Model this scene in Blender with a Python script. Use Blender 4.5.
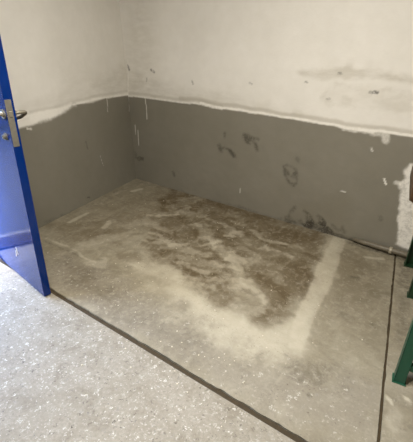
import bpy, bmesh, math, random
import numpy as np
from mathutils import Vector, Matrix

for o in list(bpy.data.objects):
    bpy.data.objects.remove(o)
scene = bpy.context.scene
C = scene.collection

# ------------------------------------------------------------------ camera
CX, CY, CZ, YAW, PITCH, ROLL, FP = [2.8487, -2.72242, 1.37136, 0.6032, 0.45042, 0.02526, 3.70631]
fwd = Vector((-math.sin(YAW)*math.cos(PITCH), math.cos(YAW)*math.cos(PITCH), -math.sin(PITCH)))
rgt = fwd.cross(Vector((0, 0, 1))).normalized()
up = rgt.cross(fwd)
r2 = rgt*math.cos(ROLL) + up*math.sin(ROLL)
u2 = -rgt*math.sin(ROLL) + up*math.cos(ROLL)
cam = bpy.data.objects.new('camera', bpy.data.cameras.new('camera'))
C.objects.link(cam)
m = Matrix((r2, u2, -fwd)).transposed().to_4x4()
m.translation = (CX, CY, CZ)
cam.matrix_world = m
cam.data.sensor_fit = 'VERTICAL'
cam.data.sensor_height = 24
cam.data.lens = FP*100/442*24
cam.data.clip_start = 0.02
scene.camera = cam

# ------------------------------------------------------------------ light
w = bpy.data.worlds.new('sky'); scene.world = w; w.use_nodes = True
wn = w.node_tree.nodes; wl = w.node_tree.links
sky = wn.new('ShaderNodeTexSky'); sky.sky_type = 'NISHITA'; sky.sun_disc = False
sky.sun_elevation = math.radians(40); sky.sun_rotation = math.radians(200)
wl.new(sky.outputs[0], wn['Background'].inputs[0])
wn['Background'].inputs[1].default_value = 5.2

def area(name, loc, rot, sx, sy, power, col, portal=False):
    l = bpy.data.lights.new(name, 'AREA'); l.shape = 'RECTANGLE'; l.size = sx; l.size_y = sy
    l.energy = power; l.color = col
    o = bpy.data.objects.new(name, l); C.objects.link(o); o.location = loc; o.rotation_euler = rot
    if portal: l.cycles.is_portal = True
    return o
LAMP = (2.15, -2.1, 2.52)
area('lamp_light', (LAMP[0], LAMP[1], LAMP[2]-0.075), (0, 0, math.radians(8)), 0.14, 1.15, 93, (1.0, 0.945, 0.85))
area('doorway_portal', (0.30, -2.16, 1.02), (0, math.radians(-90), 0), 2.0, 0.9, 1, (1, 1, 1), True)

scene.view_settings.view_transform = 'Standard'
scene.view_settings.look = 'None'
scene.view_settings.exposure = 0.0
scene.view_settings.gamma = 1
scene.view_settings.use_curve_mapping = False

# ------------------------------------------------------------------ helpers
def lin(c):
    return tuple(((v/255)/12.92 if v/255 <= 0.04045 else ((v/255+0.055)/1.055)**2.4) for v in c)+(1,)

class NT:
    def __init__(s, name):
        s.m = bpy.data.materials.new(name); s.m.use_nodes = True
        s.t = s.m.node_tree; s.b = s.t.nodes['Principled BSDF']
        s.geo = s.t.nodes.new('ShaderNodeTexCoord')
    def n(s, ty, **kw):
        x = s.t.nodes.new(ty)
        for k, v in kw.items(): setattr(x, k, v)
        return x
    def link(s, a, b): s.t.links.new(a, b)
    def noise(s, scale, detail=4, rough=.6, dist=0, stretch=None):
        x = s.n('ShaderNodeTexNoise')
        x.inputs['Scale'].default_value = scale; x.inputs['Detail'].default_value = detail
        x.inputs['Roughness'].default_value = rough; x.inputs['Distortion'].default_value = dist
        if stretch:
            mp = s.n('ShaderNodeMapping'); mp.inputs['Scale'].default_value = stretch
            s.link(s.geo.outputs['Object'], mp.inputs[0]); s.link(mp.outputs[0], x.inputs[0])
        else: s.link(s.geo.outputs['Object'], x.inputs[0])
        return x.outputs[0]
    def voro(s, scale, feat='F1'):
        x = s.n('ShaderNodeTexVoronoi'); x.feature = feat
        x.inputs['Scale'].default_value = scale
        s.link(s.geo.outputs['Object'], x.inputs[0])
        return x
    def ramp(s, src, a, b, lo=0., hi=1.):
        x = s.n('ShaderNodeMapRange'); x.clamp = True
        for i, v in zip((1, 2, 3, 4), (a, b, lo, hi)): x.inputs[i].default_value = v
        s.link(src, x.inputs[0]); return x.outputs[0]
    def mul(s, a, b, op='MULTIPLY'):
        x = s.n('ShaderNodeMath'); x.operation = op
        for i, v in enumerate((a, b)):
            if isinstance(v, (int, float)): x.inputs[i].default_value = v
            else: s.link(v, x.inputs[i])
        return x.outputs[0]
    def mix(s, f, a, b):
        x = s.n('ShaderNodeMix'); x.data_type = 'RGBA'
        if isinstance(f, (int, float)): x.inputs[0].default_value = f
        else: s.link(f, x.inputs[0])
        for i, v in ((6, a), (7, b)):
            if isinstance(v, tuple): x.inputs[i].default_value = v
            else: s.link(v, x.inputs[i])
        return x.outputs[2]
    def attr(s, name):
        x = s.n('ShaderNodeAttribute'); x.attribute_name = name; return x.outputs['Fac']
    def color(s, c): s.link(c, s.b.inputs['Base Color']) if not isinstance(c, tuple) else setattr(s.b.inputs['Base Color'], 'default_value', c)
    def rough(s, v):
        if isinstance(v, (int, float)): s.b.inputs['Roughness'].default_value = v
        else: s.link(v, s.b.inputs['Roughness'])
    def bump(s, h, dist, strength=1.):
        x = s.n('ShaderNodeBump'); x.inputs['Strength'].default_value = strength
        x.inputs['Distance'].default_value = dist; s.link(h, x.inputs['Height'])
        s.link(x.outputs[0], s.b.inputs['Normal'])

def simple(name, col, rough=.5, metal=0., var=.12, scale=18., bump=.0008):
    t = NT(name)
    n = t.ramp(t.noise(scale, 5, .65), .3, .7)
    c = lin(col); d = tuple(v*(1-var*2) for v in c[:3])+(1,)
    t.color(t.mix(n, d, c)); t.rough(t.ramp(t.noise(scale*2, 3), .3, .7, max(.02, rough-.08), rough+.08))
    t.b.inputs['Metallic'].default_value = metal
    if bump: t.bump(t.noise(scale*4, 4), bump)
    return t.m

# ---- value noise + stain and painted-shade shapes, all in metres on the surface they lie on
_lat = np.random.default_rng(7).random((256, 256))
def vnoise(x, y, f, off=0):
    x = x*f+off*17.3+50; y = y*f+off*9.7+50
    xi = np.floor(x).astype(int); yi = np.floor(y).astype(int); fx = x-xi; fy = y-yi
    fx = fx*fx*(3-2*fx); fy = fy*fy*(3-2*fy)
    g = lambda a, b: _lat[a % 256, b % 256]
    return (g(xi, yi)*(1-fx)+g(xi+1, yi)*fx)*(1-fy)+(g(xi, yi+1)*(1-fx)+g(xi+1, yi+1)*fx)*fy
def fbm(x, y, f, off=0, n=4):
    s = 0; a = .5; t = 0
    for k in range(n): s = s+a*vnoise(x, y, f*2**k, off+k); t += a; a *= .55
    return s/t
def seg_dist(x, y, pts):
    d = np.full(x.shape, 1e9)
    for (ax, ay), (bx, by) in zip(pts[:-1], pts[1:]):
        vx, vy = bx-ax, by-ay; L2 = vx*vx+vy*vy+1e-12
        t = np.clip(((x-ax)*vx+(y-ay)*vy)/L2, 0, 1)
        d = np.minimum(d, np.hypot(x-ax-t*vx, y-ay-t*vy))
    return d
def inside(x, y, pts):
    r = np.zeros(x.shape, bool); j = len(pts)-1
    for i in range(len(pts)):
        (xi, yi), (xj, yj) = pts[i], pts[j]
        if yi != yj:
            r ^= ((yi > y) != (yj > y)) & (x < (xj-xi)*(y-yi)/(yj-yi)+xi)
        j = i
    return r
def stains_and_shade(x, y, shapes, chans):
    out = {c: np.zeros(x.shape) for c in chans}
    w1 = fbm(x, y, 7, 1, 5)-.5; w2 = fbm(x, y, 7, 5, 5)-.5
    h1 = fbm(x, y, 45, 2, 3)-.5; h2 = fbm(x, y, 45, 8, 3)-.5
    brk = fbm(x*1.0, y*1.0, 16, 11, 5)
    for kind, ch, pts, r, soft, st, wa in shapes:
        if ch not in out: continue
        X = x+w1*wa*6+h1*wa*.9; Y = y+w2*wa*6+h2*wa*.9
        if kind == 'p':
            q = pts+[pts[0]]
            d = seg_dist(X, Y, q); d = np.where(inside(X, Y, pts), -d, d)
            v = np.clip(.5-d/(soft+1e-4)*.5, 0, 1)
        else:
            d = seg_dist(X, Y, pts)-r
            v = np.clip(1-d/(soft+1e-4), 0, 1)
            if wa >= .01: v = v*np.clip((brk-.28)/.30, .5, 1)
        v = v*v*(3-2*v)
        if st < 0: out[ch] *= 1+st*v
        else: out[ch] = 1-(1-out[ch])*(1-st*v)
    return out

def mesh_obj(name, verts, faces, mat, parent=None, smooth=False, props=None):
    me = bpy.data.meshes.new(name); me.from_pydata(verts, [], faces); me.update()
    if mat: me.materials.append(mat)
    if smooth:
        for f in me.polygons: f.use_smooth = True
    o = bpy.data.objects.new(name, me); C.objects.link(o)
    if parent: o.parent = parent
    if props:
        for k, v in props.items(): o[k] = v
    return o
def bm_obj(name, bm, mat, parent=None, smooth=False, props=None):
    bmesh.ops.recalc_face_normals(bm, faces=bm.faces)
    me = bpy.data.meshes.new(name); bm.to_mesh(me); bm.free()
    me.materials.append(mat)
    if smooth:
        for f in me.polygons: f.use_smooth = True
    o = bpy.data.objects.new(name, me); C.objects.link(o)
    if parent: o.parent = parent
    if props:
        for k, v in props.items(): o[k] = v
    return o
def bbox(bm, x0, x1, y0, y1, z0, z1, bev=0, M=None):
    r = bmesh.ops.create_cube(bm, size=1)
    for v in r['verts']:
        v.co = Vector(((x0+x1)/2+v.co.x*(x1-x0), (y0+y1)/2+v.co.y*(y1-y0), (z0+z1)/2+v.co.z*(z1-z0)))
    if bev:
        es = list({e for v in r['verts'] for e in v.link_edges})
        g = bmesh.ops.bevel(bm, geom=es, offset=bev, segments=2, affect='EDGES', profile=.5)
        vs = list({v for f in g['faces'] for v in f.verts} | {v for v in r['verts'] if v.is_valid})
    else: vs = r['verts']
    if M: bmesh.ops.transform(bm, matrix=M, verts=vs)
    return vs
def prism(bm, poly, z0, z1):
    a = [bm.verts.new((x, y, z0)) for x, y in poly]; b = [bm.verts.new((x, y, z1)) for x, y in poly]
    bm.faces.new(a[::-1]); bm.faces.new(b)
    for i in range(len(poly)):
        j = (i+1) % len(poly); bm.faces.new((a[i], a[j], b[j], b[i]))
def tube(bm, pts, r, n=14, caps=True):
    pts = [Vector(p) for p in pts]; rings = []
    rr = r if isinstance(r, (list, tuple)) else [r]*len(pts)
    ref = None
    for i, p in enumerate(pts):
        d = (pts[min(i+1, len(pts)-1)]-pts[max(i-1, 0)]).normalized()
        if ref is None: ref = d.orthogonal().normalized()
        ref = (ref-d*ref.dot(d)).normalized(); s = d.cross(ref)
        rings.append([bm.verts.new(p+(ref*math.cos(2*math.pi*k/n)+s*math.sin(2*math.pi*k/n))*rr[i]) for k in range(n)])
    for a, b in zip(rings[:-1], rings[1:]):
        for k in range(n): bm.faces.new((a[k], a[(k+1) % n], b[(k+1) % n], b[k]))
    if caps: bm.faces.new(rings[0][::-1]); bm.faces.new(rings[-1])
def smooth_path(pts, n=6):
    P = [Vector(p) for p in pts]; P = [P[0]*2-P[1]]+P+[P[-1]*2-P[-2]]; out = []
    for i in range(1, len(P)-2):
        for k in range(n):
            t = k/n; a, b, c, d = P[i-1:i+3]
            out.append(.5*((2*b)+(-a+c)*t+(2*a-5*b+4*c-d)*t*t+(-a+3*b-3*c+d)*t**3))
    out.append(P[-2]); return out

# grid whose (u,v) are metres on the surface; map_fn gives 3-D points; a body of given depth behind
def surface(name, us, vs, map_fn, shapes, chans, mat, depth_vec, props, hfn=None):
    U, V = np.meshgrid(us, vs, indexing='ij')
    P = map_fn(U, V)                                # (nu,nv,3)
    su, sv = (U, V) if hfn is None else hfn(U, V)
    nu, nv = U.shape
    st = stains_and_shade(su.ravel(), sv.ravel(), shapes, chans)
    verts = P.reshape(-1, 3)
    idx = np.arange(nu*nv).reshape(nu, nv)
    quads = np.stack([idx[:-1, :-1], idx[1:, :-1], idx[1:, 1:], idx[:-1, 1:]], -1).reshape(-1, 4)
    # rim ring and back: extrude border by depth_vec
    border = list(idx[:, 0])+list(idx[-1, 1:])+list(idx[-2::-1, -1])+list(idx[0, -2:0:-1])
    n0 = len(verts); back = verts[border]+np.array(depth_vec)
    verts = np.vstack([verts, back]); nb = len(border)
    faces = quads.tolist()
    for i in range(nb):
        j = (i+1) % nb
        faces.append([int(border[j]), int(border[i]), n0+i, n0+j])
    faces.append([n0+i for i in range(nb)][::-1])
    me = bpy.data.meshes.new(name); me.from_pydata(verts.tolist(), [], faces); me.update()
    me.materials.append(mat)
    for c in chans:
        a = me.attributes.new(c, 'FLOAT', 'POINT')
        a.data.foreach_set('value', np.concatenate([st[c], np.zeros(nb)]).astype(np.float32))
    o = bpy.data.objects.new(name, me); C.objects.link(o)
    for k, v in props.items(): o[k] = v
    return o
ST = {'kind': 'structure'}

FLOOR = [('p', 'damp', [(0.517, 0.119), (1.265, 0.129), (1.899, 0.052), (2.163, -0.016), (2.238, -0.446), (2.322, -0.913), (2.327, -1.045), (2.293, -1.133), (2.289, -1.274), (2.243, -1.345), (2.157, -1.276), (2.062, -1.177), (1.944, -1.196), (1.769, -1.154), (1.547, -1.126), (1.35, -1.121), (1.214, -1.056), (0.976, -0.847), (0.836, -0.549), (0.623, -0.284)], 0, 0.05, 0.9, 0.05), ('p', 'damp', [(0.494, -0.256), (0.646, 0.073), (1.037, 0.043), (1.125, -0.323), (0.808, -0.491)], 0, 0.08, 0.35, 0.05), ('p', 'damp', [(1.105, -0.058), (1.568, -0.004), (1.774, -0.399), (1.411, -0.511)], 0, 0.08, 0.45, 0.05), ('p', 'damp', [(1.892, -0.138), (2.162, -0.059), (2.254, -0.529), (2.091, -0.557)], 0, 0.06, 0.5, 0.04), ('p', 'damp', [(2.12, -1.064), (2.272, -0.853), (2.311, -1.12), (2.28, -1.28), (2.206, -1.298)], 0, 0.05, 0.5, 0.04), ('p', 'damp', [(1.091, -0.924), (1.24, -0.769), (1.481, -1.022), (1.36, -1.113)], 0, 0.05, 0.4, 0.04), ('p', 'damp', [(0.34, -1.182), (0.442, -0.857), (0.778, -1.063), (0.716, -1.365)], 0, 0.06, 0.3, 0.05), ('s', 'damp', [(1.226, -0.518), (1.367, -0.588), (1.531, -0.703), (1.68, -0.77), (1.83, -0.881), (1.974, -0.973)], 0.0242, 0.04, -0.7200000000000001, 0.025), ('s', 'pale', [(1.226, -0.518), (1.367, -0.588), (1.531, -0.703), (1.68, -0.77), (1.83, -0.881), (1.974, -0.973)], 0.019799999999999998, 0.035, 0.324, 0.025), ('s', 'damp', [(0.805, -0.323), (0.863, -0.126), (0.902, 0.067)], 0.05500000000000001, 0.04, -0.4, 0.025), ('s', 'pale', [(0.805, -0.323), (0.863, -0.126), (0.902, 0.067)], 0.045000000000000005, 0.035, 0.18, 0.025), ('s', 'damp', [(0.836, -0.523), (0.961, -0.371), (1.137, -0.34)], 0.0495, 0.04, -0.36000000000000004, 0.025), ('s', 'pale', [(0.836, -0.523), (0.961, -0.371), (1.137, -0.34)], 0.0405, 0.035, 0.162, 0.025), ('s', 'damp', [(1.355, -0.639), (1.52, -0.673), (1.67, -0.671)], 0.022000000000000002, 0.04, -0.5599999999999999, 0.025), ('s', 'pale', [(1.355, -0.639), (1.52, -0.673), (1.67, -0.671)], 0.018000000000000002, 0.035, 0.252, 0.025), ('s', 'damp', [(1.183, -0.913), (1.328, -0.878), (1.437, -0.85), (1.545, -0.838)], 0.033, 0.04, -0.48, 0.025), ('s', 'pale', [(1.183, -0.913), (1.328, -0.878), (1.437, -0.85), (1.545, -0.838)], 0.027, 0.035, 0.216, 0.025), ('s', 'damp', [(1.42, -0.968), (1.607, -0.926), (1.758, -0.905), (1.888, -0.926)], 0.022000000000000002, 0.04, -0.4, 0.025), ('s', 'pale', [(1.42, -0.968), (1.607, -0.926), (1.758, -0.905), (1.888, -0.926)], 0.018000000000000002, 0.035, 0.18, 0.025), ('s', 'damp', [(1.291, -0.467), (1.442, -0.572), (1.567, -0.676)], 0.013200000000000002, 0.04, -0.4, 0.025), ('s', 'pale', [(1.291, -0.467), (1.442, -0.572), (1.567, -0.676)], 0.0108, 0.035, 0.18, 0.025), ('s', 'damp', [(1.65, -0.775), (1.778, -0.795), (1.856, -0.736)], 0.022000000000000002, 0.04, -0.4, 0.025), ('s', 'pale', [(1.65, -0.775), (1.778, -0.795), (1.856, -0.736)], 0.018000000000000002, 0.035, 0.18, 0.025), ('s', 'damp', [(1.475, -0.417), (1.731, -0.511)], 0.0165, 0.04, -0.24, 0.025), ('s', 'pale', [(1.475, -0.417), (1.731, -0.511)], 0.0135, 0.035, 0.108, 0.025), ('s', 'damp', [(1.634, -0.338), (1.824, -0.361), (1.937, -0.353)], 0.011000000000000001, 0.04, -0.44000000000000006, 0.025), ('s', 'pale', [(1.634, -0.338), (1.824, -0.361), (1.937, -0.353)], 0.009000000000000001, 0.035, 0.198, 0.025), ('s', 'damp', [(1.937, -0.353), (2.035, -0.354)], 0.0088, 0.04, -0.4, 0.025), ('s', 'pale', [(1.937, -0.353), (2.035, -0.354)], 0.007200000000000001, 0.035, 0.18, 0.025), ('s', 'damp', [(1.716, -0.635), (1.923, -0.685), (2.097, -0.825)], 0.033, 0.04, -0.32000000000000006, 0.025), ('s', 'pale', [(1.716, -0.635), (1.923, -0.685), (2.097, -0.825)], 0.027, 0.035, 0.144, 0.025), ('s', 'damp', [(1.422, -0.27), (1.555, -0.263)], 0.022000000000000002, 0.04, -0.24, 0.025), ('s', 'pale', [(1.422, -0.27), (1.555, -0.263)], 0.018000000000000002, 0.035, 0.108, 0.025), ('s', 'damp', [(1.946, -1.072), (2.063, -1.107), (2.129, -1.081), (2.144, -1.182)], 0.022000000000000002, 0.04, -0.48, 0.025), ('s', 'pale', [(1.946, -1.072), (2.063, -1.107), (2.129, -1.081), (2.144, -1.182)], 0.018000000000000002, 0.035, 0.216, 0.025), ('s', 'damp', [(1.784, -1.005), (1.955, -1.04), (2.064, -1.034)], 0.0198, 0.04, -0.48, 0.025), ('s', 'pale', [(1.784, -1.005), (1.955, -1.04), (2.064, -1.034)], 0.0162, 0.035, 0.216, 0.025), ('s', 'damp', [(1.859, -0.668), (1.979, -0.643), (2.057, -0.679)], 0.022000000000000002, 0.04, -0.36000000000000004, 0.025), ('s', 'pale', [(1.859, -0.668), (1.979, -0.643), (2.057, -0.679)], 0.018000000000000002, 0.035, 0.162, 0.025), ('s', 'damp', [(0.959, -1.026), (1.175, -1.014), (1.35, -1.121)], 0.05500000000000001, 0.04, -0.32000000000000006, 0.025), ('s', 'pale', [(0.959, -1.026), (1.175, -1.014), (1.35, -1.121)], 0.045000000000000005, 0.035, 0.144, 0.025), ('s', 'damp', [(1.877, -0.934), (2.025, -1.013), (2.166, -1.076)], 0.022000000000000002, 0.04, -0.4, 0.025), ('s', 'pale', [(1.877, -0.934), (2.025, -1.013), (2.166, -1.076)], 0.018000000000000002, 0.035, 0.18, 0.025), ('p', 'pale', [(2.16, 0.068), (2.279, 0.073), (2.34, -0.368), (2.394, -0.735), (2.431, -1.071), (2.464, -1.319), (2.426, -1.426), (2.347, -1.437), (2.308, -1.241), (2.34, -1.077), (2.324, -0.887), (2.238, -0.446)], 0, 0.03, 0.3, 0.012), ('p', 'pale', [(2.198, 0.076), (2.304, 0.071), (2.359, -0.386), (2.404, -0.727), (2.44, -1.065), (2.466, -1.301), (2.41, -1.342), (2.355, -1.167), (2.322, -0.913), (2.256, -0.496)], 0, 0.008, 0.45, 0.006), ('s', 'dark', [(2.173, -0.092), (2.236, -0.48), (2.292, -0.838), (2.315, -0.988)], 0.0, 0.012, 0.35, 0.003), ('p', 'pale', [(2.365, -1.08), (2.419, -1.04), (2.464, -1.319), (2.426, -1.426), (2.277, -1.44), (2.102, -1.394), (2.097, -1.28), (2.273, -1.358), (2.334, -1.222)], 0, 0.05, 0.6, 0.03), ('p', 'pale', [(1.16, -1.2), (1.421, -1.131), (1.769, -1.206), (2.071, -1.236), (2.28, -1.371), (2.378, -1.366), (2.341, -1.488), (2.139, -1.501), (1.897, -1.429), (1.573, -1.353), (1.328, -1.292)], 0, 0.09, 0.55, 0.05), ('p', 'dark', [(1.009, -1.504), (1.334, -1.455), (1.771, -1.492), (2.157, -1.529), (2.003, -1.692), (1.474, -1.661), (1.088, -1.641)], 0, 0.1, 0.35, 0.05), ('p', 'pale', [(1.568, -1.252), (1.839, -1.252), (2.113, -1.308), (2.147, -1.416), (1.897, -1.429), (1.676, -1.398)], 0, 0.06, 0.3, 0.05), ('s', 'pale', [(2.276, -0.513), (2.385, -0.551)], 0.02, 0.03, 0.3, 0.01), ('s', 'pale', [(2.273, 0.068), (2.153, 0.063), (1.899, 0.052), (1.695, 0.095)], 0.012, 0.02, 0.4, 0.01), ('s', 'pale', [(0.356, -1.099), (0.329, -0.893)], 0.012, 0.02, 0.5, 0.01), ('s', 'pale', [(0.246, -0.281), (0.269, -0.191)], 0.018, 0.015, 0.6, 0.008), ('s', 'pale', [(0.177, -0.508), (0.173, -0.375)], 0.01, 0.02, 0.35, 0.01), ('s', 'pale', [(0.434, -1.389), (0.621, -1.382), (0.819, -1.375), (0.993, -1.393)], 0.004, 0.012, 0.42, 0.012), ('s', 'pale', [(0.74, -1.383), (0.792, -1.154), (0.913, -0.959)], 0.03, 0.05, 0.3, 0.03), ('s', 'pale', [(0.971, -1.409), (1.054, -1.41), (1.015, -1.343)], 0.02, 0.03, 0.4, 0.02), ('s', 'pale', [(2.502, -0.177), (2.593, -0.125)], 0.01, 0.012, 0.55, 0.006), ('s', 'pale', [(0.799, -0.849), (0.877, -0.694), (1.126, -0.73)], 0.03, 0.04, 0.25, 0.03), ('s', 'pale', [(0.661, -1.001), (0.615, -0.897)], 0.014, 0.02, 0.4, 0.01), ('s', 'dark', [(0.476, -1.417), (0.659, -1.408), (0.853, -1.401)], 0.004, 0.008, 0.6, 0.004), ('p', 'dark', [(0.454, -1.334), (0.993, -1.393), (1.264, -1.585), (1.039, -1.677), (0.758, -1.572)], 0, 0.08, 0.22, 0.05), ('s', 'dark', [(2.498, -0.494), (2.503, -0.49)], 0.022, 0.0216, 0.8, 0.012), ('s', 'dark', [(2.523, -0.489), (2.528, -0.485)], 0.012, 0.013600000000000001, 0.5, 0.012), ('s', 'dark', [(2.578, -0.921), (2.582, -0.918)], 0.02, 0.02, 0.35, 0.012), ('s', 'dark', [(2.641, -0.853), (2.646, -0.85)], 0.02, 0.02, 0.35, 0.012), ('s', 'dark', [(2.734, -0.886), (2.739, -0.882)], 0.02, 0.02, 0.6, 0.012), ('s', 'dark', [(2.541, -0.874), (2.546, -0.871)], 0.04, 0.036000000000000004, 0.25, 0.012), ('s', 'dark', [(1.241, -1.298), (1.246, -1.294)], 0.02, 0.02, 0.3, 0.012), ('s', 'dark', [(0.999, -1.356), (1.005, -1.352)], 0.01, 0.012, 0.5, 0.012), ('s', 'dark', [(1.831, -1.478), (1.835, -1.475)], 0.006, 0.0088, 0.8, 0.012), ('s', 'dark', [(2.576, -1.525), (2.58, -1.522)], 0.006, 0.0088, 0.9, 0.012), ('s', 'dark', [(2.417, -1.394), (2.421, -1.391)], 0.006, 0.0088, 0.9, 0.012), ('s', 'dark', [(1.212, -1.698), (1.217, -1.694)], 0.02, 0.02, 0.3, 0.012), ('s', 'dark', [(1.766, -1.443), (1.771, -1.439)], 0.05, 0.04400000000000001, 0.2, 0.012), ('s', 'dark', [(1.996, -1.473), (2.0, -1.47)], 0.06, 0.052000000000000005, 0.3, 0.012), ('s', 'dark', [(2.283, -1.501), (2.287, -1.498)], 0.07, 0.06000000000000001, 0.3, 0.012), ('s', 'dark', [(2.512, -1.437), (2.516, -1.434)], 0.06, 0.052000000000000005, 0.4, 0.012), ('s', 'dark', [(2.637, -1.387), (2.64, -1.385)], 0.06, 0.052000000000000005, 0.4, 0.012), ('s', 'dark', [(2.47, -1.51), (2.474, -1.507)], 0.05, 0.04400000000000001, 0.3, 0.012), ('s', 'dark', [(1.347, -1.548), (1.351, -1.545)], 0.05, 0.04400000000000001, 0.25, 0.012), ('s', 'dark', [(1.591, -1.461), (1.596, -1.457)], 0.05, 0.04400000000000001, 0.2, 0.012), ('s', 'dark', [(0.821, -1.523), (0.827, -1.519)], 0.05, 0.04400000000000001, 0.3, 0.012), ('s', 'dark', [(1.183, -1.402), (1.188, -1.398)], 0.05, 0.04400000000000001, 0.25, 0.012), ('s', 'dark', [(2.353, 0.006), (2.359, 0.011)], 0.03, 0.028, 0.4, 0.012), ('s', 'dark', [(2.418, -0.098), (2.424, -0.094)], 0.03, 0.028, 0.3, 0.012), ('s', 'dark', [(0.1, -0.018), (0.863, 0.036), (1.773, 0.028), (2.336, 0.013)], 0.02, 0.07, 0.35, 0.02), ('s', 'dark', [(0.105, -0.054), (0.204, -0.881), (0.223, -1.25)], 0.02, 0.06, 0.35, 0.02), ('s', 'dark', [(2.356, -0.032), (2.613, -0.023), (2.721, -0.027)], 0.012, 0.02, 0.9, 0.003), ('p', 'speck', [(0.661, -1.53), (1.165, -1.386), (1.743, -1.459), (2.224, -1.496), (2.512, -1.437), (2.679, -1.299), (2.845, -1.248), (2.887, -1.577), (2.659, -1.744), (2.019, -1.711), (1.018, -1.719)], 0, 0.1, 1.0, 0.05), ('p', 'damp', [(2.37, -0.135), (2.648, -0.133), (2.768, -0.8), (2.556, -0.978), (2.389, -0.739), (2.334, -0.373)], 0, 0.15, 0.5, 0.05), ('p', 'dark', [(2.328, -0.092), (2.66, -0.125), (2.73, -0.607), (2.501, -0.893), (2.378, -0.612)], 0, 0.12, 0.2, 0.05), ('p', 'damp', [(0.26, -1.22), (0.149, -0.098), (0.57, 0.086), (0.953, -0.458), (0.814, -0.972), (0.763, -1.4)], 0, 0.12, 0.45, 0.04), ('p', 'damp', [(1.359, -1.635), (1.798, -1.523), (2.018, -1.548), (2.011, -1.701), (1.61, -1.713)], 0, 0.1, 0.25, 0.05), ('p', 'damp', [(0.486, -1.39), (0.982, -1.401), (1.498, -1.531), (1.512, -1.695), (1.057, -1.69)], 0, 0.1, 0.28, 0.05), ('p', 'damp', [(0.69, -1.067), (0.787, -0.859), (0.986, -0.924), (0.968, -1.135)], 0, 0.02, 0.45, 0.02), ('p', 'damp', [(0.832, -1.515), (1.05, -1.473), (1.242, -1.551), (1.052, -1.614)], 0, 0.02, 0.3, 0.02), ('p', 'damp', [(0.999, -1.22), (1.114, -1.096), (1.284, -1.171), (1.241, -1.298)], 0, 0.02, 0.4, 0.02), ('p', 'damp', [(0.955, -0.681), (1.024, -0.531), (1.205, -0.625), (1.17, -0.782)], 0, 0.02, 0.5, 0.02), ('p', 'damp', [(1.209, -0.577), (1.341, -0.565), (1.514, -0.678), (1.43, -0.742)], 0, 0.02, 0.5, 0.02), ('p', 'damp', [(0.961, -0.017), (1.325, 0.027), (1.449, -0.249), (1.192, -0.297)], 0, 0.02, 0.5, 0.02), ('p', 'damp', [(1.488, -1.257), (1.72, -1.243), (1.76, -1.334), (1.611, -1.35)], 0, 0.02, 0.25, 0.02), ('p', 'damp', [(1.948, -0.265), (2.136, -0.121), (2.204, -0.472), (2.046, -0.524)], 0, 0.02, 0.5, 0.02), ('p', 'damp', [(2.102, -1.03), (2.268, -0.905), (2.304, -1.104), (2.251, -1.245)], 0, 0.02, 0.55, 0.02), ('p', 'damp', [(1.645, -0.991), (1.893, -1.034), (1.897, -1.134), (1.739, -1.123)], 0, 0.02, 0.5, 0.02), ('s', 'pale', [(1.679, -0.871), (1.933, -1.003), (2.12, -1.064)], 0.012, 0.03, 0.38, 0.03), ('s', 'pale', [(1.466, -0.714), (1.661, -0.714), (1.894, -0.803)], 0.012, 0.03, 0.38, 0.03), ('s', 'pale', [(0.921, -0.232), (0.96, -0.426), (0.795, -0.607)], 0.012, 0.03, 0.38, 0.03), ('s', 'pale', [(1.024, -0.852), (1.264, -0.87), (1.371, -0.788)], 0.012, 0.03, 0.38, 0.03), ('s', 'pale', [(1.252, -0.353), (1.396, -0.386), (1.58, -0.466)], 0.012, 0.03, 0.38, 0.03), ('s', 'pale', [(1.818, -0.483), (2.024, -0.508), (2.136, -0.523)], 0.012, 0.03, 0.38, 0.03), ('s', 'pale', [(1.448, -1.047), (1.588, -1.004), (1.739, -1.01)], 0.012, 0.03, 0.38, 0.03), ('s', 'pale', [(1.543, -1.243), (1.628, -1.123), (1.79, -1.084), (1.916, -1.095)], 0.012, 0.03, 0.38, 0.03)]  # the dark stroke below the pipe paints its shadow on the slab
SIDE = [('s', 'dark', [(2.613, -0.023), (2.781, -0.033)], 0.012, 0.02, 0.9, 0.003), ('p', 'dark', [(2.689, -0.034), (2.763, -0.046), (2.877, -0.818), (2.876, -1.014), (2.825, -0.857)], 0, 0.02, 0.55, 0.006), ('p', 'dark', [(2.672, -0.048), (2.781, -0.033), (2.852, -0.515), (2.754, -0.589)], 0, 0.06, 0.35, 0.02), ('p', 'pale', [(2.708, 0.014), (2.772, 0.028), (2.753, 0.157)], 0, 0.02, 0.3, 0.01), ('p', 'speck', [(2.818, -1.121), (2.93, -1.039), (2.998, -1.497), (2.887, -1.577)], 0, 0.1, 0.5, 0.02), ('s', 'dark', [(2.955, -1.457), (2.959, -1.454)], 0.03, 0.03, 0.3, 0.012), ('s', 'dark', [(2.859, -1.337), (2.862, -1.334)], 0.03, 0.03, 0.3, 0.012), ('s', 'dark', [(2.893, -1.343), (2.896, -1.341)], 0.02, 0.03, 0.3, 0.012), ('s', 'pale', [(2.876, -1.343), (2.889, -1.364)], 0.006, 0.008, 1.0, 0.004), ('s', 'pale', [(2.94, -1.296), (2.946, -1.304)], 0.006, 0.008, 1.0, 0.004), ('s', 'pale', [(2.92, -1.383), (2.916, -1.464)], 0.015, 0.03, 0.4, 0.01)]  # dark strips paint the bench's shade and the pipe's shadow into the colour
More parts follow.
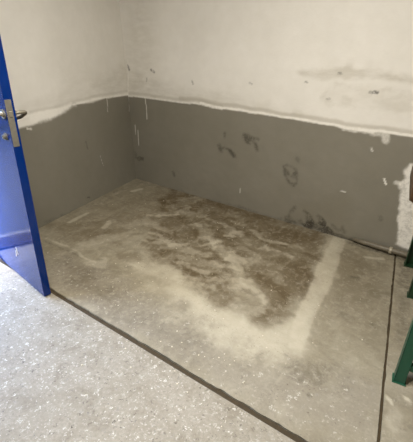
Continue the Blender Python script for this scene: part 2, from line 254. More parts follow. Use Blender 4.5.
WALLR = [('p', 'grey', [(-0.453, 0.855), (-0.032, 0.868), (0.267, 0.872), (0.637, 0.872), (0.862, 0.877), (1.094, 0.86), (1.318, 0.861), (1.545, 0.856), (1.714, 0.854), (1.898, 0.848), (2.061, 0.848), (2.135, 0.837), (2.251, 0.839), (2.399, 0.847), (2.57, 0.846), (2.933, 0.848), (3.411, -0.069), (2.772, -0.367), (-0.251, -0.052), (-0.588, -0.026)], 0, 0.008, 1.0, 0.003), ('s', 'edge', [(0.637, 0.908), (0.861, 0.912), (1.092, 0.894), (1.316, 0.894), (1.541, 0.888), (1.71, 0.885), (1.893, 0.878), (2.056, 0.877), (2.129, 0.866), (2.245, 0.867), (2.393, 0.874), (2.564, 0.873), (2.926, 0.872)], 0.004, 0.022, 0.5, 0.004), ('s', 'edge', [(-0.03, 0.892), (0.268, 0.895), (0.637, 0.893), (0.862, 0.898), (1.093, 0.88)], 0.002, 0.02, 0.4, 0.004), ('s', 'line', [(0.862, 0.886), (1.093, 0.868), (1.318, 0.869), (1.544, 0.864), (1.713, 0.861), (1.897, 0.855), (2.06, 0.855), (2.133, 0.844), (2.25, 0.846), (2.398, 0.854), (2.568, 0.853)], 0.004, 0.006, 1.0, 0.004), ('s', 'line', [(-0.032, 0.865), (0.267, 0.869), (0.637, 0.869), (0.862, 0.875), (1.094, 0.857)], 0.004, 0.006, 0.8, 0.003), ('s', 'line', [(2.318, 0.835), (2.397, 0.827), (2.404, 0.794)], 0.015, 0.02, 0.6, 0.01), ('s', 'line', [(2.127, 0.843), (2.25, 0.846), (2.317, 0.842)], 0.01, 0.012, 0.6, 0.01), ('s', 'line', [(0.0, 1.196), (-0.031, 0.882), (-0.031, 0.726)], 0.002, 0.004, 0.75, 0.002), ('s', 'line', [(0.201, 0.865), (0.209, 0.791), (0.215, 0.667)], 0.002, 0.004, 0.75, 0.002), ('s', 'line', [(0.042, 0.585), (0.048, 0.494)], 0.002, 0.004, 0.75, 0.002), ('s', 'line', [(0.081, 0.54), (0.083, 0.384)], 0.002, 0.004, 0.75, 0.002), ('s', 'line', [(2.461, 0.536), (2.481, 0.503)], 0.005, 0.003, 1.0, 0.001), ('s', 'line', [(2.189, 0.38), (2.219, 0.379)], 0.003, 0.004, 0.7, 0.001), ('s', 'line', [(2.333, 0.734), (2.343, 0.715)], 0.003, 0.004, 0.7, 0.001), ('s', 'line', [(1.318, 0.198), (1.322, 0.151)], 0.002, 0.004, 0.5, 0.001), ('p', 'line', [(2.586, 0.655), (2.56, 0.608), (2.575, 0.568), (2.558, 0.535), (2.57, 0.509), (2.588, 0.484), (2.595, 0.427), (2.606, 0.323), (2.627, 0.203), (2.641, 0.085), (2.698, 0.072), (2.924, 0.079), (2.823, 0.676)], 0, 0.01, 0.9, 0.01), ('s', 'line', [(2.539, 0.531), (2.565, 0.53)], 0.008, 0.012, 0.6, 0.004), ('p', 'smear', [(1.723, 1.202), (1.958, 1.241), (2.224, 1.23), (2.671, 1.244), (2.689, 1.179), (2.488, 1.187), (2.296, 1.18), (1.973, 1.152), (1.75, 1.177)], 0, 0.02, 0.55, 0.015), ('p', 'smear', [(-0.11, 1.191), (0.017, 1.09), (0.276, 1.017), (0.695, 0.997), (1.118, 0.976), (1.449, 0.937), (1.787, 0.914), (1.796, 0.849), (1.094, 0.86), (-0.032, 0.872), (-0.216, 0.905)], 0, 0.06, 0.35, 0.02), ('p', 'smear', [(0.049, 1.692), (-0.032, 0.872), (0.396, 0.911), (0.315, 1.683)], 0, 0.15, 0.35, 0.03), ('s', 'smear', [(1.991, 1.047), (2.323, 1.052), (2.719, 1.068)], 0.05, 0.05, 0.35, 0.02), ('s', 'dark', [(2.027, 1.2), (2.042, 1.195)], 0.006, 0.006, 0.5, 0.004), ('s', 'dark', [(2.276, 1.098), (2.296, 1.094)], 0.007, 0.006, 0.7, 0.004), ('s', 'dark', [(2.251, 1.096), (2.265, 1.091)], 0.006, 0.006, 0.5, 0.004), ('s', 'dark', [(1.803, 1.126), (1.818, 1.121)], 0.004, 0.006, 0.5, 0.004), ('s', 'dark', [(0.294, 1.123), (0.331, 1.108)], 0.008, 0.006, 0.6, 0.004), ('s', 'dark', [(-0.005, 1.143), (0.005, 1.107)], 0.008, 0.006, 0.6, 0.004), ('s', 'dark', [(0.773, 1.061), (0.784, 1.037)], 0.005, 0.006, 0.5, 0.004), ('s', 'dark', [(0.239, 1.05), (0.237, 1.023)], 0.004, 0.006, 0.4, 0.004), ('s', 'dark', [(1.346, 1.086), (1.364, 1.08)], 0.003, 0.006, 0.4, 0.004), ('s', 'dark', [(1.973, 1.025), (1.988, 1.027)], 0.004, 0.006, 0.4, 0.004), ('s', 'dark', [(1.324, 0.665), (1.373, 0.656), (1.448, 0.659)], 0.0072, 0.018, 0.576, 0.012), ('s', 'dark', [(1.345, 0.643), (1.366, 0.621)], 0.0072, 0.018, 0.576, 0.012), ('s', 'dark', [(1.413, 0.629), (1.444, 0.592), (1.456, 0.568)], 0.0048, 0.018, 0.576, 0.012), ('s', 'dark', [(1.11, 0.527), (1.194, 0.514), (1.269, 0.465)], 0.0036, 0.018, 0.504, 0.012), ('s', 'dark', [(1.067, 0.546), (1.101, 0.489)], 0.0084, 0.018, 0.576, 0.012), ('s', 'dark', [(1.125, 0.653), (1.126, 0.618)], 0.0072, 0.018, 0.432, 0.012), ('s', 'dark', [(1.195, 0.497), (1.238, 0.468)], 0.0072, 0.018, 0.504, 0.012), ('s', 'dark', [(1.814, 0.542), (1.824, 0.528)], 0.006, 0.018, 0.504, 0.012), ('s', 'dark', [(1.721, 0.466), (1.728, 0.408), (1.762, 0.347), (1.809, 0.323), (1.819, 0.377), (1.807, 0.408), (1.763, 0.407), (1.734, 0.435)], 0.0036, 0.018, 0.54, 0.012), ('s', 'dark', [(1.711, 0.481), (1.78, 0.478), (1.808, 0.459)], 0.0024, 0.018, 0.36, 0.012), ('s', 'dark', [(1.803, 0.433), (1.815, 0.41)], 0.0084, 0.018, 0.576, 0.012), ('s', 'dark', [(1.752, 0.362), (1.8, 0.33)], 0.006, 0.018, 0.432, 0.012), ('s', 'dark', [(-0.047, 0.563), (-0.037, 0.513)], 0.0084, 0.018, 0.576, 0.012), ('s', 'dark', [(0.058, 0.251), (0.131, 0.254)], 0.0096, 0.018, 0.576, 0.012), ('s', 'dark', [(0.018, 0.309), (0.029, 0.257)], 0.0048, 0.018, 0.36, 0.012), ('s', 'dark', [(0.526, 0.182), (0.551, 0.146)], 0.0048, 0.018, 0.504, 0.012), ('s', 'dark', [(-0.029, 0.44), (-0.018, 0.4)], 0.0048, 0.018, 0.36, 0.012), ('s', 'dark', [(1.788, -0.0), (1.815, 0.074), (1.851, 0.139)], 0.0048, 0.018, 0.36, 0.012), ('s', 'dark', [(1.786, 0.018), (1.798, -0.007)], 0.0144, 0.018, 0.504, 0.012), ('s', 'dark', [(1.939, 0.136), (1.957, 0.132)], 0.0072, 0.018, 0.504, 0.012), ('s', 'dark', [(1.97, 0.1), (1.989, 0.032), (1.976, 0.001)], 0.021599999999999998, 0.018, 0.72, 0.012), ('s', 'dark', [(2.005, 0.037), (2.099, 0.03), (2.167, 0.015)], 0.021599999999999998, 0.018, 0.612, 0.012), ('s', 'dark', [(2.069, 0.111), (2.084, 0.07)], 0.0192, 0.018, 0.6839999999999999, 0.012), ('s', 'dark', [(1.91, 0.036), (1.948, 0.011)], 0.012, 0.018, 0.432, 0.012), ('s', 'dark', [(2.179, 0.082), (2.238, 0.065)], 0.012, 0.018, 0.288, 0.012), ('s', 'dark', [(2.139, 0.033), (2.232, 0.009), (2.325, 0.013)], 0.0144, 0.018, 0.396, 0.012), ('s', 'dark', [(1.835, -0.005), (1.95, 0.002)], 0.012, 0.018, 0.216, 0.012), ('s', 'dark', [(2.5, 0.261), (2.508, 0.256)], 0.0048, 0.018, 0.36, 0.012), ('s', 'dark', [(2.254, 0.105), (2.278, 0.06)], 0.0048, 0.018, 0.36, 0.012), ('s', 'dark', [(2.328, -0.004), (2.705, -0.018)], 0.01, 0.012, 0.9, 0.002), ('s', 'dark', [(1.778, 0.006), (2.334, 0.007)], 0.004, 0.035, 0.45, 0.02), ('s', 'dark', [(0.066, -0.028), (1.778, 0.006)], 0.0, 0.03, 0.3, 0.01), ('p', 'damp', [(2.113, 0.329), (2.216, 0.395), (2.341, 0.01), (1.734, -0.016), (1.889, 0.185)], 0, 0.06, 0.25, 0.02)]  # the dark line behind the pipe's foot is its painted shadow
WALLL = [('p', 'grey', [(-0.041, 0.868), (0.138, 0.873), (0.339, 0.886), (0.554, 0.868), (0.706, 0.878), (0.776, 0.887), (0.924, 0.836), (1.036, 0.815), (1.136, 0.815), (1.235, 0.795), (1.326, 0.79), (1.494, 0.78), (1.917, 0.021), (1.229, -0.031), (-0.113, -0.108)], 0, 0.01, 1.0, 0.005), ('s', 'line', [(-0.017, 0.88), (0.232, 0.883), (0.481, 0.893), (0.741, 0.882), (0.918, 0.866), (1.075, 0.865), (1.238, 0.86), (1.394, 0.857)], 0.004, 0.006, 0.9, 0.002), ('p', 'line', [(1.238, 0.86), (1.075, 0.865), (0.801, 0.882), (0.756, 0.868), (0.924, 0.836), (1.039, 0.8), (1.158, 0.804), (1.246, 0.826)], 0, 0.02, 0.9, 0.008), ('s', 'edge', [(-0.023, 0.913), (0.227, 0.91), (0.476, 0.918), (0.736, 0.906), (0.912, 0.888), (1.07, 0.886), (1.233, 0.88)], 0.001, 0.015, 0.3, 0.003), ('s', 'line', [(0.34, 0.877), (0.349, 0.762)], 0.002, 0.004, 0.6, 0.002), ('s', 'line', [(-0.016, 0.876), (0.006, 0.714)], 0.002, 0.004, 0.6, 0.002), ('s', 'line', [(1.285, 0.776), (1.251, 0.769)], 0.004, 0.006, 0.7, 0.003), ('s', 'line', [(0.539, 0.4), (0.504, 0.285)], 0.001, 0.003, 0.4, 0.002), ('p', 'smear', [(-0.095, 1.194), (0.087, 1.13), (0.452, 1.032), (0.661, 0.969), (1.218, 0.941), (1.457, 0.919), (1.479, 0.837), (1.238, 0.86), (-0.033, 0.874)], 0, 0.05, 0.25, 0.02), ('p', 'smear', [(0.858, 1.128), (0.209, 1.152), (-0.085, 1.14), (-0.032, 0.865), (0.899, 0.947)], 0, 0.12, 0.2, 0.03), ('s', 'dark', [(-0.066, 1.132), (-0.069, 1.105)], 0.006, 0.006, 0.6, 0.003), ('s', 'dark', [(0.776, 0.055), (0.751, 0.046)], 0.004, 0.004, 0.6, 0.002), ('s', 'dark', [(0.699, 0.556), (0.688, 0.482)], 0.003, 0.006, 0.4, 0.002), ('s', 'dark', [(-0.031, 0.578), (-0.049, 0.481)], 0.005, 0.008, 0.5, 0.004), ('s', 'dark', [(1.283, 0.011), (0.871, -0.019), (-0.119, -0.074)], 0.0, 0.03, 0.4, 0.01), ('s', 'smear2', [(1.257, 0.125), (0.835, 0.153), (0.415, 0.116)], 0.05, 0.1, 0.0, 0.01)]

# ------------------------------------------------------------------ materials of the room
def wall_material():
    t = NT('plaster_and_grey_paint')
    grey, line, smear, dark, damp = (t.attr(c) for c in ('grey', 'line', 'smear', 'dark', 'damp'))
    big = t.ramp(t.noise(2.2, 4, .55), .3, .7); fine = t.ramp(t.noise(14, 5, .6), .3, .7)
    white = t.mix(big, lin((228, 225, 218)), lin((236, 233, 227)))
    white = t.mix(t.mul(fine, .12), white, lin((196, 190, 178)))
    white = t.mix(t.mul(smear, t.ramp(t.noise(7, 5, .6, 0, (1, 1, 3)), .2, .6)), white, lin((184, 178, 164)))
    g = t.mix(big, lin((126, 122, 110)), lin((133, 129, 118)))
    g = t.mix(t.mul(fine, .25), g, lin((116, 111, 98)))
    g = t.mix(t.mul(t.ramp(t.voro(5).outputs['Distance'], 0, .9), .18), g, lin((138, 134, 122)))
    g = t.mix(damp, g, lin((120, 114, 98)))
    c = t.mix(grey, white, g)
    c = t.mix(t.attr('edge'), c, lin((168, 161, 146)))
    brk = t.ramp(t.noise(38, 4, .7), .36, .56)
    c = t.mix(t.mul(line, t.ramp(brk, 0, 1, .65, 1.)), c, lin((242, 239, 232)))
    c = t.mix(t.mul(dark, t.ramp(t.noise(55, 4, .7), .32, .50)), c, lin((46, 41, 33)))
    t.color(c)
    t.rough(t.ramp(grey, 0, 1, .85, .48))
    h = t.mul(t.mul(t.noise(9, 6, .6), .8), t.mul(t.noise(60, 3), .12), 'ADD')
    h = t.mul(h, t.mul(line, .25), 'ADD'); h = t.mul(h, t.mul(dark, -.35), 'ADD')
    t.bump(h, .006, .8)
    return t.m
def chips(t, c, amount, sc=42, light=(214, 210, 200), darkc=(84, 76, 62)):
    v = t.voro(sc)
    ns = t.n('ShaderNodeTexNoise'); ns.inputs['Scale'].default_value = sc*1.3; ns.inputs['Detail'].default_value = 3
    t.link(t.geo.outputs['Object'], ns.inputs['Vector'])
    wv = t.n('ShaderNodeMix'); wv.data_type = 'VECTOR'; wv.inputs[0].default_value = 2.2/sc
    t.link(t.geo.outputs['Object'], wv.inputs[4]); t.link(ns.outputs['Color'], wv.inputs[5]); t.link(wv.outputs[1], v.inputs['Vector'])
    cell = t.n('ShaderNodeSeparateColor'); t.link(v.outputs['Color'], cell.inputs[0])
    blob = t.ramp(v.outputs['Distance'], .16, .42, 1., 0.)
    blob = t.mul(blob, t.ramp(t.noise(sc*3.1, 2), .40, .55))
    c = t.mix(t.mul(t.mul(blob, t.ramp(cell.outputs[0], .62, .90)), amount), c, lin(light))
    c = t.mix(t.mul(t.mul(blob, t.ramp(cell.outputs[1], .72, .92)), amount), c, lin(darkc))
    return c
def slab_material():
    t = NT('worn_cement_slab')
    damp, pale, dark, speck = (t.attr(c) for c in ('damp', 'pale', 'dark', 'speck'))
    big = t.ramp(t.noise(3.1, 5, .6), .3, .7); mid = t.ramp(t.noise(11, 6, .65, .6), .32, .68); fine = t.ramp(t.noise(70, 4, .7), .3, .7)
    c = t.mix(big, lin((136, 128, 108)), lin((156, 149, 130)))
    c = t.mix(t.mul(mid, .35), c, lin((132, 124, 106)))
    sw = t.ramp(t.noise(4.2, 6, .62, 1.6, (1.0, 1.9, 1)), .46, .66)
    c = t.mix(t.mul(sw, .45), c, lin((112, 104, 86)))
    c = t.mix(t.mul(speck, .45), c, lin((150, 144, 134)))
    c = t.mix(t.mul(damp, t.ramp(t.noise(3.4, 4, .55, 1.0), .36, .60, .55, 1.)), c, lin((86, 72, 48)))
    c = t.mix(t.mul(pale, t.ramp(mid, 0, 1, 1., .75)), c, lin((196, 189, 170)))
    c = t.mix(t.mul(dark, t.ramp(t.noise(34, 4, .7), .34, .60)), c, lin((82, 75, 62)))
    c = t.mix(t.ramp(t.noise(26, 5, .75, .8), .52, .70, 0, .35), c, lin((188, 182, 166)))
    c = t.mix(t.mul(fine, t.ramp(t.mul(damp, pale, 'ADD'), 0, .6, .28, .08)), c, lin((108, 99, 80)))
    st = t.ramp(t.noise(6, 5, .62, 1.2, (1.4, .7, 1)), .52, .70)
    c = t.mix(t.mul(st, .22), c, lin((184, 177, 158)))
    sp = t.mul(t.ramp(t.noise(85, 3, .8), .60, .68), t.ramp(t.noise(6, 4, .6), .46, .60, .12, 1.))
    c = t.mix(t.mul(sp, .7), c, lin((72, 64, 52)))
    c = chips(t, c, t.mul(speck, .75), 46)
    c = chips(t, c, t.ramp(t.noise(5, 3), .5, .62, .02, .30), 60, (205, 198, 182), (92, 82, 66))
    t.color(c); t.rough(t.ramp(damp, 0, 1, .72, .5))
    h = t.mul(t.mul(t.noise(12, 6, .65), .7), t.mul(t.noise(90, 3), .15), 'ADD')
    h = t.mul(h, t.mul(pale, .25), 'ADD')
    t.bump(h, .006, .8)
    return t.m
def floor_material():
    t = NT('worn_terrazzo_screed')
    big = t.ramp(t.noise(2.6, 5, .6), .3, .7); mid = t.ramp(t.noise(15, 6, .7, .5), .34, .66); fine = t.ramp(t.noise(80, 4, .7), .35, .65)
    c = t.mix(big, lin((150, 144, 130)), lin((164, 158, 146)))
    c = t.mix(t.mul(mid, .55), c, lin((140, 132, 118)))
    c = t.mix(t.ramp(t.noise(42, 5, .75, .8), .54, .70, 0, .42), c, lin((202, 198, 188)))
    c = t.mix(t.ramp(t.noise(6.5, 4, .7, .8), .50, .66, 0, .6), c, lin((122, 114, 98)))
    c = t.mix(t.mul(fine, .4), c, lin((116, 108, 94)))
    c = chips(t, c, .6, 38, (208, 205, 196), (66, 60, 52)); c = chips(t, c, 1., 58, (222, 219, 212), (76, 68, 58))
    c = chips(t, c, .9, 95, (210, 207, 200), (100, 92, 82))
    t.color(c); t.rough(.62)
    h = t.mul(t.mul(t.noise(14, 6, .65), .7), t.mul(t.noise(90, 3), .2), 'ADD'); t.bump(h, .005, .8)
    return t.m
MW = wall_material(); MS = slab_material(); MF = floor_material()
M_plain = simple('white_plaster', (176, 168, 152), .85, 0, .04, 6, .002)
M_dirt = simple('packed_dirt_in_joint', (74, 62, 42), .9, 0, .2, 40, .003)
M_out = simple('outdoor_concrete', (74, 74, 72), .8, 0, .08, 8, .002)
M_green = simple('green_enamel', (28, 84, 62), .38, 0, .12, 22, .0006)
M_dkgreen = simple('dark_green_enamel', (24, 56, 32), .45, 0, .15, 22, .0006)
M_steel = simple('satin_nickel', (158, 152, 138), .42, .65, .1, 60, 0)
M_plate = simple('dull_grey_metal', (122, 118, 108), .5, .3, .15, 60, 0)
M_brass = simple('brass', (200, 180, 120), .3, 1., .1, 60, 0)
M_pipe = simple('grey_painted_steel', (116, 108, 92), .5, 0, .15, 30, .0015)
M_brown = simple('varnished_brown_wood', (86, 58, 36), .4, 0, .25, 26, .0008)
M_whitepaint = simple('white_enamel', (225, 223, 215), .4, 0, .03, 12, 0)

# ------------------------------------------------------------------ room shell
LDX, LDY = 0.18192, -0.98331            # the left wall runs a little askew of the back wall
C0 = (0.01, 0.0); YW = 0.015; CEIL = 2.62
SEAM0, SEAMK = 2.660, 0.145             # the slab's right edge: x = SEAM0 - SEAMK*y
JY = -1.735                              # the slab's front edge
XR, YB = 4.6, -4.6

def lx(y): return C0[0]+(-y)*LDX/(-LDY)
us = np.unique(np.concatenate([np.arange(-.20, 2.9, .009), np.linspace(2.9, XR, 14)]))
vs = np.unique(np.concatenate([np.arange(-.03, 1.25, .008), np.linspace(1.25, CEIL, 24)]))
surface('wall_back', us, vs, lambda U, V: np.stack([U, np.full_like(U, YW), V], -1), WALLR,
        ('grey', 'line', 'smear', 'dark', 'damp', 'edge'), MW, (0, .18, 0), ST)
us = np.unique(np.concatenate([np.arange(0, 1.76, .009), [1.76]]))
vl = np.unique(np.concatenate([np.arange(-.03, 1.25, .009), np.linspace(1.25, CEIL, 24)]))
surface('wall_left', us, vl, lambda U, V: np.stack([C0[0]+LDX*U-.045*V*(1-U/1.76), C0[1]+LDY*U+.015, V], -1), WALLL,
        ('grey', 'line', 'smear', 'dark', 'damp', 'edge'), MW, (-.18, -.0333, 0), ST)

# slab
vs = np.arange(0, 1.0001, 1/215); us = np.arange(0, 1.0001, 1/330)
def slab_map(U, V):
    y = YW+(JY-YW)*V; x0 = lx(y)-.0; x1 = SEAM0-SEAMK*y-.006
    x = x0+(x1-x0)*U
    z = np.zeros_like(x)
    # worn, slightly crumbled rim
    yy = y+np.where(V > .999, (fbm(x, y, 22, 3)-.5)*.012, 0)
    xx = x+np.where(U > .999, (fbm(x, y, 22, 4)-.5)*.008, 0)
    return np.stack([xx, yy, z], -1)
def slab_uv(U, V):
    P = slab_map(U, V); return P[..., 0], P[..., 1]
surface('floor_slab', us, vs, slab_map, FLOOR, ('damp', 'pale', 'dark', 'speck'), MS, (0, 0, -.1), ST, slab_uv)

# floor in front of and beside the slab, one piece
bm = bmesh.new()
g = .029
prism(bm, [(lx(JY-g)-.25, JY-g), (SEAM0-SEAMK*(JY-g)+.006, JY-g), (SEAM0-SEAMK*YB+.004, YB), (lx(YB)-.25, YB)], -.1, 0)
bmesh.ops.triangulate(bm, faces=[f for f in bm.faces if len(f.verts) > 4])
bm_obj('floor', bm, MF, props=ST)
bm = bmesh.new()
prism(bm, [(lx(JY), JY+.001), (SEAM0-SEAMK*JY+.002, JY+.001), (SEAM0+.002-SEAMK*JY, JY-g-.001), (lx(JY), JY-g-.001)], -.09, -.009)
bm_obj('trim_1', bm, M_dirt, props=ST)
bm = bmesh.new()
prism(bm, [(SEAM0-SEAMK*YW-.03, YW), (SEAM0-SEAMK*YW+.03, YW), (SEAM0-SEAMK*JY+.03, JY), (SEAM0-SEAMK*JY-.03, JY)], -.09, -.008)
bm_obj('trim_2', bm, M_dirt, props=ST)

us = np.concatenate([np.linspace(0, .28, 36), np.linspace(.3, 1, 8)]); vs = np.concatenate([np.linspace(0, .5, 230), np.linspace(.51, 1, 12)])
def side_map(U, V):
    y = YW+(YB-YW)*V; x0 = SEAM0-SEAMK*y+.006+(fbm(0*y, y, 22, 4)-.5)*.006; x = x0+(XR-x0)*U
    return np.stack([x, y, np.zeros_like(x)], -1)
def side_uv(U, V):
    P = side_map(U, V); return P[..., 0], P[..., 1]
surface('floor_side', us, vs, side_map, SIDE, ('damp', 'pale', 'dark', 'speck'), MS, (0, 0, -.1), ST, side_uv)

def quad_box(name, x0, x1, y0, y1, z0, z1, mat, props=ST):
    bm = bmesh.new(); bbox(bm, x0, x1, y0, y1, z0, z1); return bm_obj(name, bm, mat, props=props)
quad_box('wall_right', XR, XR+.18, YB-.18, YW+.18, -.1, CEIL, M_plain)
quad_box('wall_front', -.2, XR, YB-.18, YB, -.1, CEIL, M_plain)
quad_box('ceiling', -.6, XR+.18, YB-.18, YW+.18, CEIL, CEIL+.15, M_plain)
# left wall beyond the doorway, and above it
DY0, DY1, DH = -1.716, -2.60, 2.06
def skew(ya, yb, z0, z1, name, mat=M_plain):
    bm = bmesh.new()
    prism(bm, [(lx(ya), ya), (lx(ya)-.18, ya-.033), (lx(yb)-.18, yb-.033), (lx(yb), yb)], z0, z1)
    return bm_obj(name, bm, mat, props=ST)
skew(DY1, YB, -.1, CEIL, 'wall_left_far')
skew(DY0, DY1, DH, CEIL, 'wall_over_door')
bm = bmesh.new(); bbox(bm, -7, 0.1, -9, 5, -.14, -.03)
bm_obj('ground', bm, M_out, props=ST)
quad_box('outside_reflection_blocker', -4.2, -4.0, -8.5, 3, -.03, 2.6, simple('dark_blocker', (70, 68, 62), .9, 0, .15, 5, .004))  # unseen, added to keep the reflection in the door dark
skew(DY0-.03, DY1+.03, -.0995, .012, 'trim_3', M_dirt)

# ------------------------------------------------------------------ blue door, opened into the room
def door_material():
    t = NT('glossy_blue_enamel')
    n = t.ramp(t.noise(5, 5, .6), .3, .7)
    t.color(t.mix(n, lin((0, 32, 92)), lin((2, 40, 106))))
    t.rough(t.ramp(t.noise(9, 4), .3, .7, .10, .16))
    t.b.inputs['Specular IOR Level'].default_value = .32
    t.bump(t.noise(5, 3), .004, .3)
    return t.m
M_blue = door_material()
DOOR = bpy.data.objects.new('door_1', None); C.objects.link(DOOR); DOOR['kind'] = 'structure'
DOOR['label'] = 'glossy blue metal door standing open into the room'
F0 = Vector((1.088, -1.815, 0)); F1 = Vector((0.345, -1.732, 0))   # free edge to hinge, near face
dx = (F1-F0).normalized(); ang = math.atan2(dx.y, dx.x)
DOOR.location = F0; DOOR.rotation_euler = (0, 0, ang)
# local frame: +x towards hinge, near face at y=0; far side is y<0 (rotated by ~180 deg)
WD = (F1-F0).length; TH = .042
bm = bmesh.new(); bbox(bm, 0, WD, -TH, 0, .008, 2.03, .003); bm_obj('door_leaf', bm, M_blue, DOOR)
bm = bmesh.new()
for z in (.28, 1.02, 1.78):
    tube(bm, [(WD+.004, -.004, z-.05), (WD+.004, -.004, z+.05)], .009, 12)
bm_obj('hinge', bm, M_steel, DOOR)
for side, nm in ((1, 'near'), (-1, 'far')):
    y0 = 0 if side > 0 else -TH
    bm = bmesh.new()
    ya, yb = (y0, y0+.005) if side > 0 else (y0-.005, y0)
    tube(bm, [(.034, ya, 1.045), (.034, yb, 1.045)], .023, 24)
    bm_obj('handle_rosette', bm, M_plate, DOOR)
    bm = bmesh.new(); tube(bm, [(.062, ya, .935), (.062, yb, .935)], .018, 24)
    bm_obj('lock_rosette', bm, M_plate, DOOR)
    s = side
    bm = bmesh.new(); zc = 1.045
    tube(bm, [(.034, y0+s*.004, zc), (.034, y0+s*.012, zc)], .013, 18)
    tube(bm, smooth_path([(.034, y0+s*.004, zc), (.034, y0+s*.040, zc), (.040, y0+s*.058, zc-.002), (.054, y0+s*.066, zc-.010), (.10, y0+s*.060, zc-.034), (.145, y0+s*.054, zc-.046)]), .0085, 14)
    bm_obj('door_handle', bm, M_steel, DOOR, True)
    bm = bmesh.new()
    tube(bm, [(.062, y0-s*.002, .935), (.062, y0+s*.014, .935)], .0125, 18)
    tube(bm, [(.062, y0+s*.014, .935), (.062, y0+s*.017, .935)], .0085, 18)
    bm_obj('lock_cylinder', bm, M_plate, DOOR)
bm = bmesh.new(); bbox(bm, -.0025, .0005, -.030, -.001, .895, 1.112, .0008); bm_obj('lock_faceplate', bm, M_plate, DOOR)
bm = bmesh.new(); bbox(bm, -.006, .001, -.024, -.009, 1.035, 1.060, .002); bm_obj('latch_bolt', bm, M_steel, DOOR)
bm = bmesh.new()
for a, b in (((.300, .16), (.286, .205)), ((.286, .205), (.292, .165)), ((.272, .235), (.262, .185))):
    tube(bm, [(a[0], .0004, a[1]), (b[0], .0004, b[1])], .0022, 6)
bm_obj('chipped_paint_mark', bm, M_whitepaint, DOOR)
# door frame around the opening
bm = bmesh.new()
ux = LDX; uy = LDY
def fr(ya, yb, z0, z1, out=.02):
    prism(bm, [(lx(ya)+.012, ya), (lx(ya)-.10, ya-.02), (lx(yb)-.10, yb-.02), (lx(yb)+.012, yb)], z0, z1)
fr(DY0+.0, DY0-.012, .012, DH); fr(DY1+.04, DY1, .012, DH); fr(DY0-.012, DY1+.04, DH-.025, DH)
bm_obj('door_frame', bm, M_blue, None, props=ST).name = 'trim_4'

# ------------------------------------------------------------------ pipe along the foot of the back wall
PIPE = bpy.data.objects.new('wall_pipe', None); C.objects.link(PIPE)
PIPE['label'] = 'grey painted steel pipe stub lying along the foot of the back wall'; PIPE['category'] = 'pipe'
PIPE.location = (2.50, -.012, 0)
def pl(x): return x-2.50
bm = bmesh.new()
tube(bm, [(pl(2.35), .004, .030), (pl(2.44), -.001, .031), (pl(2.60), -.012, .036), (pl(3.35), -.012, .036)], [.010, .018, .020, .020], 18)
bm_obj('pipe_tube', bm, M_pipe, PIPE, True)
bm = bmesh.new()
tube(bm, [(pl(2.612), -.012, .036), (pl(2.616), -.012, .036), (pl(2.630), -.012, .036), (pl(2.634), -.012, .036)], [.021, .0265, .0265, .021], 20)
bm_obj('pipe_collar', bm, simple('pale_worn_collar', (168, 160, 142), .5, .2, .1, 40, .001), PIPE)
for x in (2.75, 3.3):
    bm = bmesh.new(); bbox(bm, pl(x)-.008, pl(x)+.008, -.018, .026, -.0, .022, .001); bm_obj('pipe_clip', bm, M_pipe, PIPE)

# ------------------------------------------------------------------ green workbench at the right
BENCH = bpy.data.objects.new('workbench', None); C.objects.link(BENCH)
BENCH['label'] = 'green steel workbench with a rounded brown wooden top at the right edge'; BENCH['category'] = 'workbench'
B0 = Vector((2.877, -1.235, 0)); sk = math.atan(.145)
BENCH.location = B0; BENCH.rotation_euler = (0, 0, sk)
# local: +y runs back along the bench's left side, +x away to the right
def angle_leg(x, y, h, sx, sy, mat, w=.05, t=.005):
    bm = bmesh.new()
    xs = sorted((x, x+sx*w)); ys = sorted((y, y+sy*w))
    bbox(bm, xs[0], xs[1], *sorted((y, y+sy*t)), 0.004, h, .001)
    bbox(bm, *sorted((x, x+sx*t)), ys[0], ys[1], 0.004, h, .001)
    o = bm_obj('leg', bm, mat, BENCH)
    bm = bmesh.new(); bbox(bm, xs[0]-.006, xs[1]+.006, ys[0]-.006, ys[1]+.006, 0, .005, .001); bm_obj('foot_plate', bm, mat, o)
    return o
TOPZ = .655
angle_leg(0, 0, TOPZ, 1, 1, M_green, .045)
angle_leg(.05, .73, TOPZ, 1, 1, M_dkgreen, .055)
angle_leg(.025, 1.17, TOPZ, 1, -1, M_dkgreen, .055)
angle_leg(.62, 0, TOPZ, -1, 1, M_green, .045)
angle_leg(.62, 1.17, TOPZ, -1, -1, M_dkgreen, .05)
bm = bmesh.new(); bbox(bm, .045, .575, .004, .034, .083, .112, .002); bm_obj('lower_rail', bm, M_green, BENCH)
bm = bmesh.new(); bbox(bm, .045, .575, .004, .034, TOPZ-.05, TOPZ-.002, .002); bm_obj('upper_rail', bm, M_green, BENCH)
bm = bmesh.new(); bbox(bm, .024, .034, .05, 1.11, TOPZ-.05, TOPZ-.002, .002); bm_obj('upper_rail', bm, M_green, BENCH)
def rounded(x0, x1, y0, y1, r, n=8):
    out = []
    for cx, cy, a0 in ((x1-r, y1-r, 0), (x0+r, y1-r, 90), (x0+r, y0+r, 180), (x1-r, y0+r, 270)):
        for k in range(n+1):
            a = math.radians(a0+90*k/n); out.append((cx+r*math.cos(a), cy+r*math.sin(a)))
    return out
bm = bmesh.new(); prism(bm, rounded(-.095, .65, .47, 1.20, .13), TOPZ, TOPZ+.07)
es = [e for e in bm.edges if abs(e.verts[0].co.z-e.verts[1].co.z) < 1e-5]
bmesh.ops.bevel(bm, geom=es, offset=.018, segments=3, affect='EDGES', profile=.5)
bm_obj('bench_top', bm, M_brown, BENCH, True)
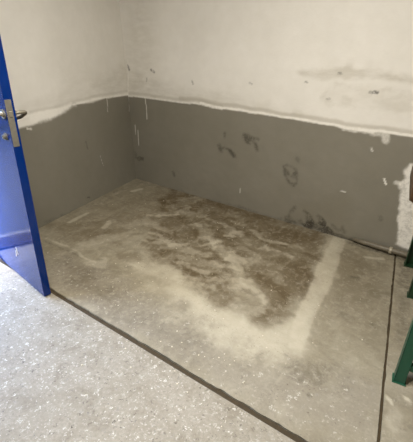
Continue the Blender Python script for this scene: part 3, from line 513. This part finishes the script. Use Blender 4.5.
bm = bmesh.new(); bbox(bm, .02, .62, -.01, .455, TOPZ, TOPZ+.03, .004); bm_obj('steel_tray', bm, M_green, BENCH)

# ------------------------------------------------------------------ lamp on the ceiling
LT = bpy.data.objects.new('ceiling_lamp', None); C.objects.link(LT)
LT['label'] = 'long tube lamp in a white housing on the ceiling'; LT['category'] = 'lamp'
LT.location = (LAMP[0], LAMP[1], CEIL); LT.rotation_euler = (0, 0, math.radians(8))
bm = bmesh.new(); bbox(bm, -.07, .07, -.62, .62, -.07, 0, .008); bm_obj('lamp_housing', bm, M_whitepaint, LT)
t = NT('lit_tube'); t.b.inputs['Emission Color'].default_value = (1, .9, .72, 1); t.b.inputs['Emission Strength'].default_value = 6
bm = bmesh.new(); tube(bm, [(0, -.57, -.085), (0, .57, -.085)], .013, 14); bm_obj('lamp_tube', bm, t.m, LT, True)
for s in (-1, 1):
    bm = bmesh.new(); bbox(bm, -.016, .016, s*.57-.012, s*.57+.012, -.102, -.066, .002); bm_obj('lamp_socket', bm, M_whitepaint, LT)

# ------------------------------------------------------------------ crumbs of plaster
rnd = random.Random(3)
M_crumb = simple('plaster_crumb', (214, 206, 188), .9, 0, .06, 60, .001)
bm = bmesh.new()
for i in range(170):
    y = rnd.uniform(-2.5, -.2); x = rnd.uniform(lx(y)+.1, 3.1)
    if rnd.random() < .4: x = rnd.uniform(1.2, 2.4); y = rnd.uniform(-1.9, -1.2)
    if abs(y-(JY-.011)) < .03 or abs(x-SEAM0+SEAMK*y) < .02: continue
    if x > 2.8 and y > -1.3: continue
    r = rnd.uniform(.0015, .0042)
    vs_ = bmesh.ops.create_icosphere(bm, subdivisions=1, radius=r)['verts']
    for v in vs_:
        v.co = Vector((v.co.x*rnd.uniform(.7, 1.4), v.co.y*rnd.uniform(.7, 1.4), v.co.z*.55+r*.45))+Vector((x, y, 0))
bm_obj('plaster_crumbs', bm, M_crumb, props={'label': 'tiny pale plaster crumbs scattered over the cement floor', 'category': 'crumbs', 'kind': 'stuff'})
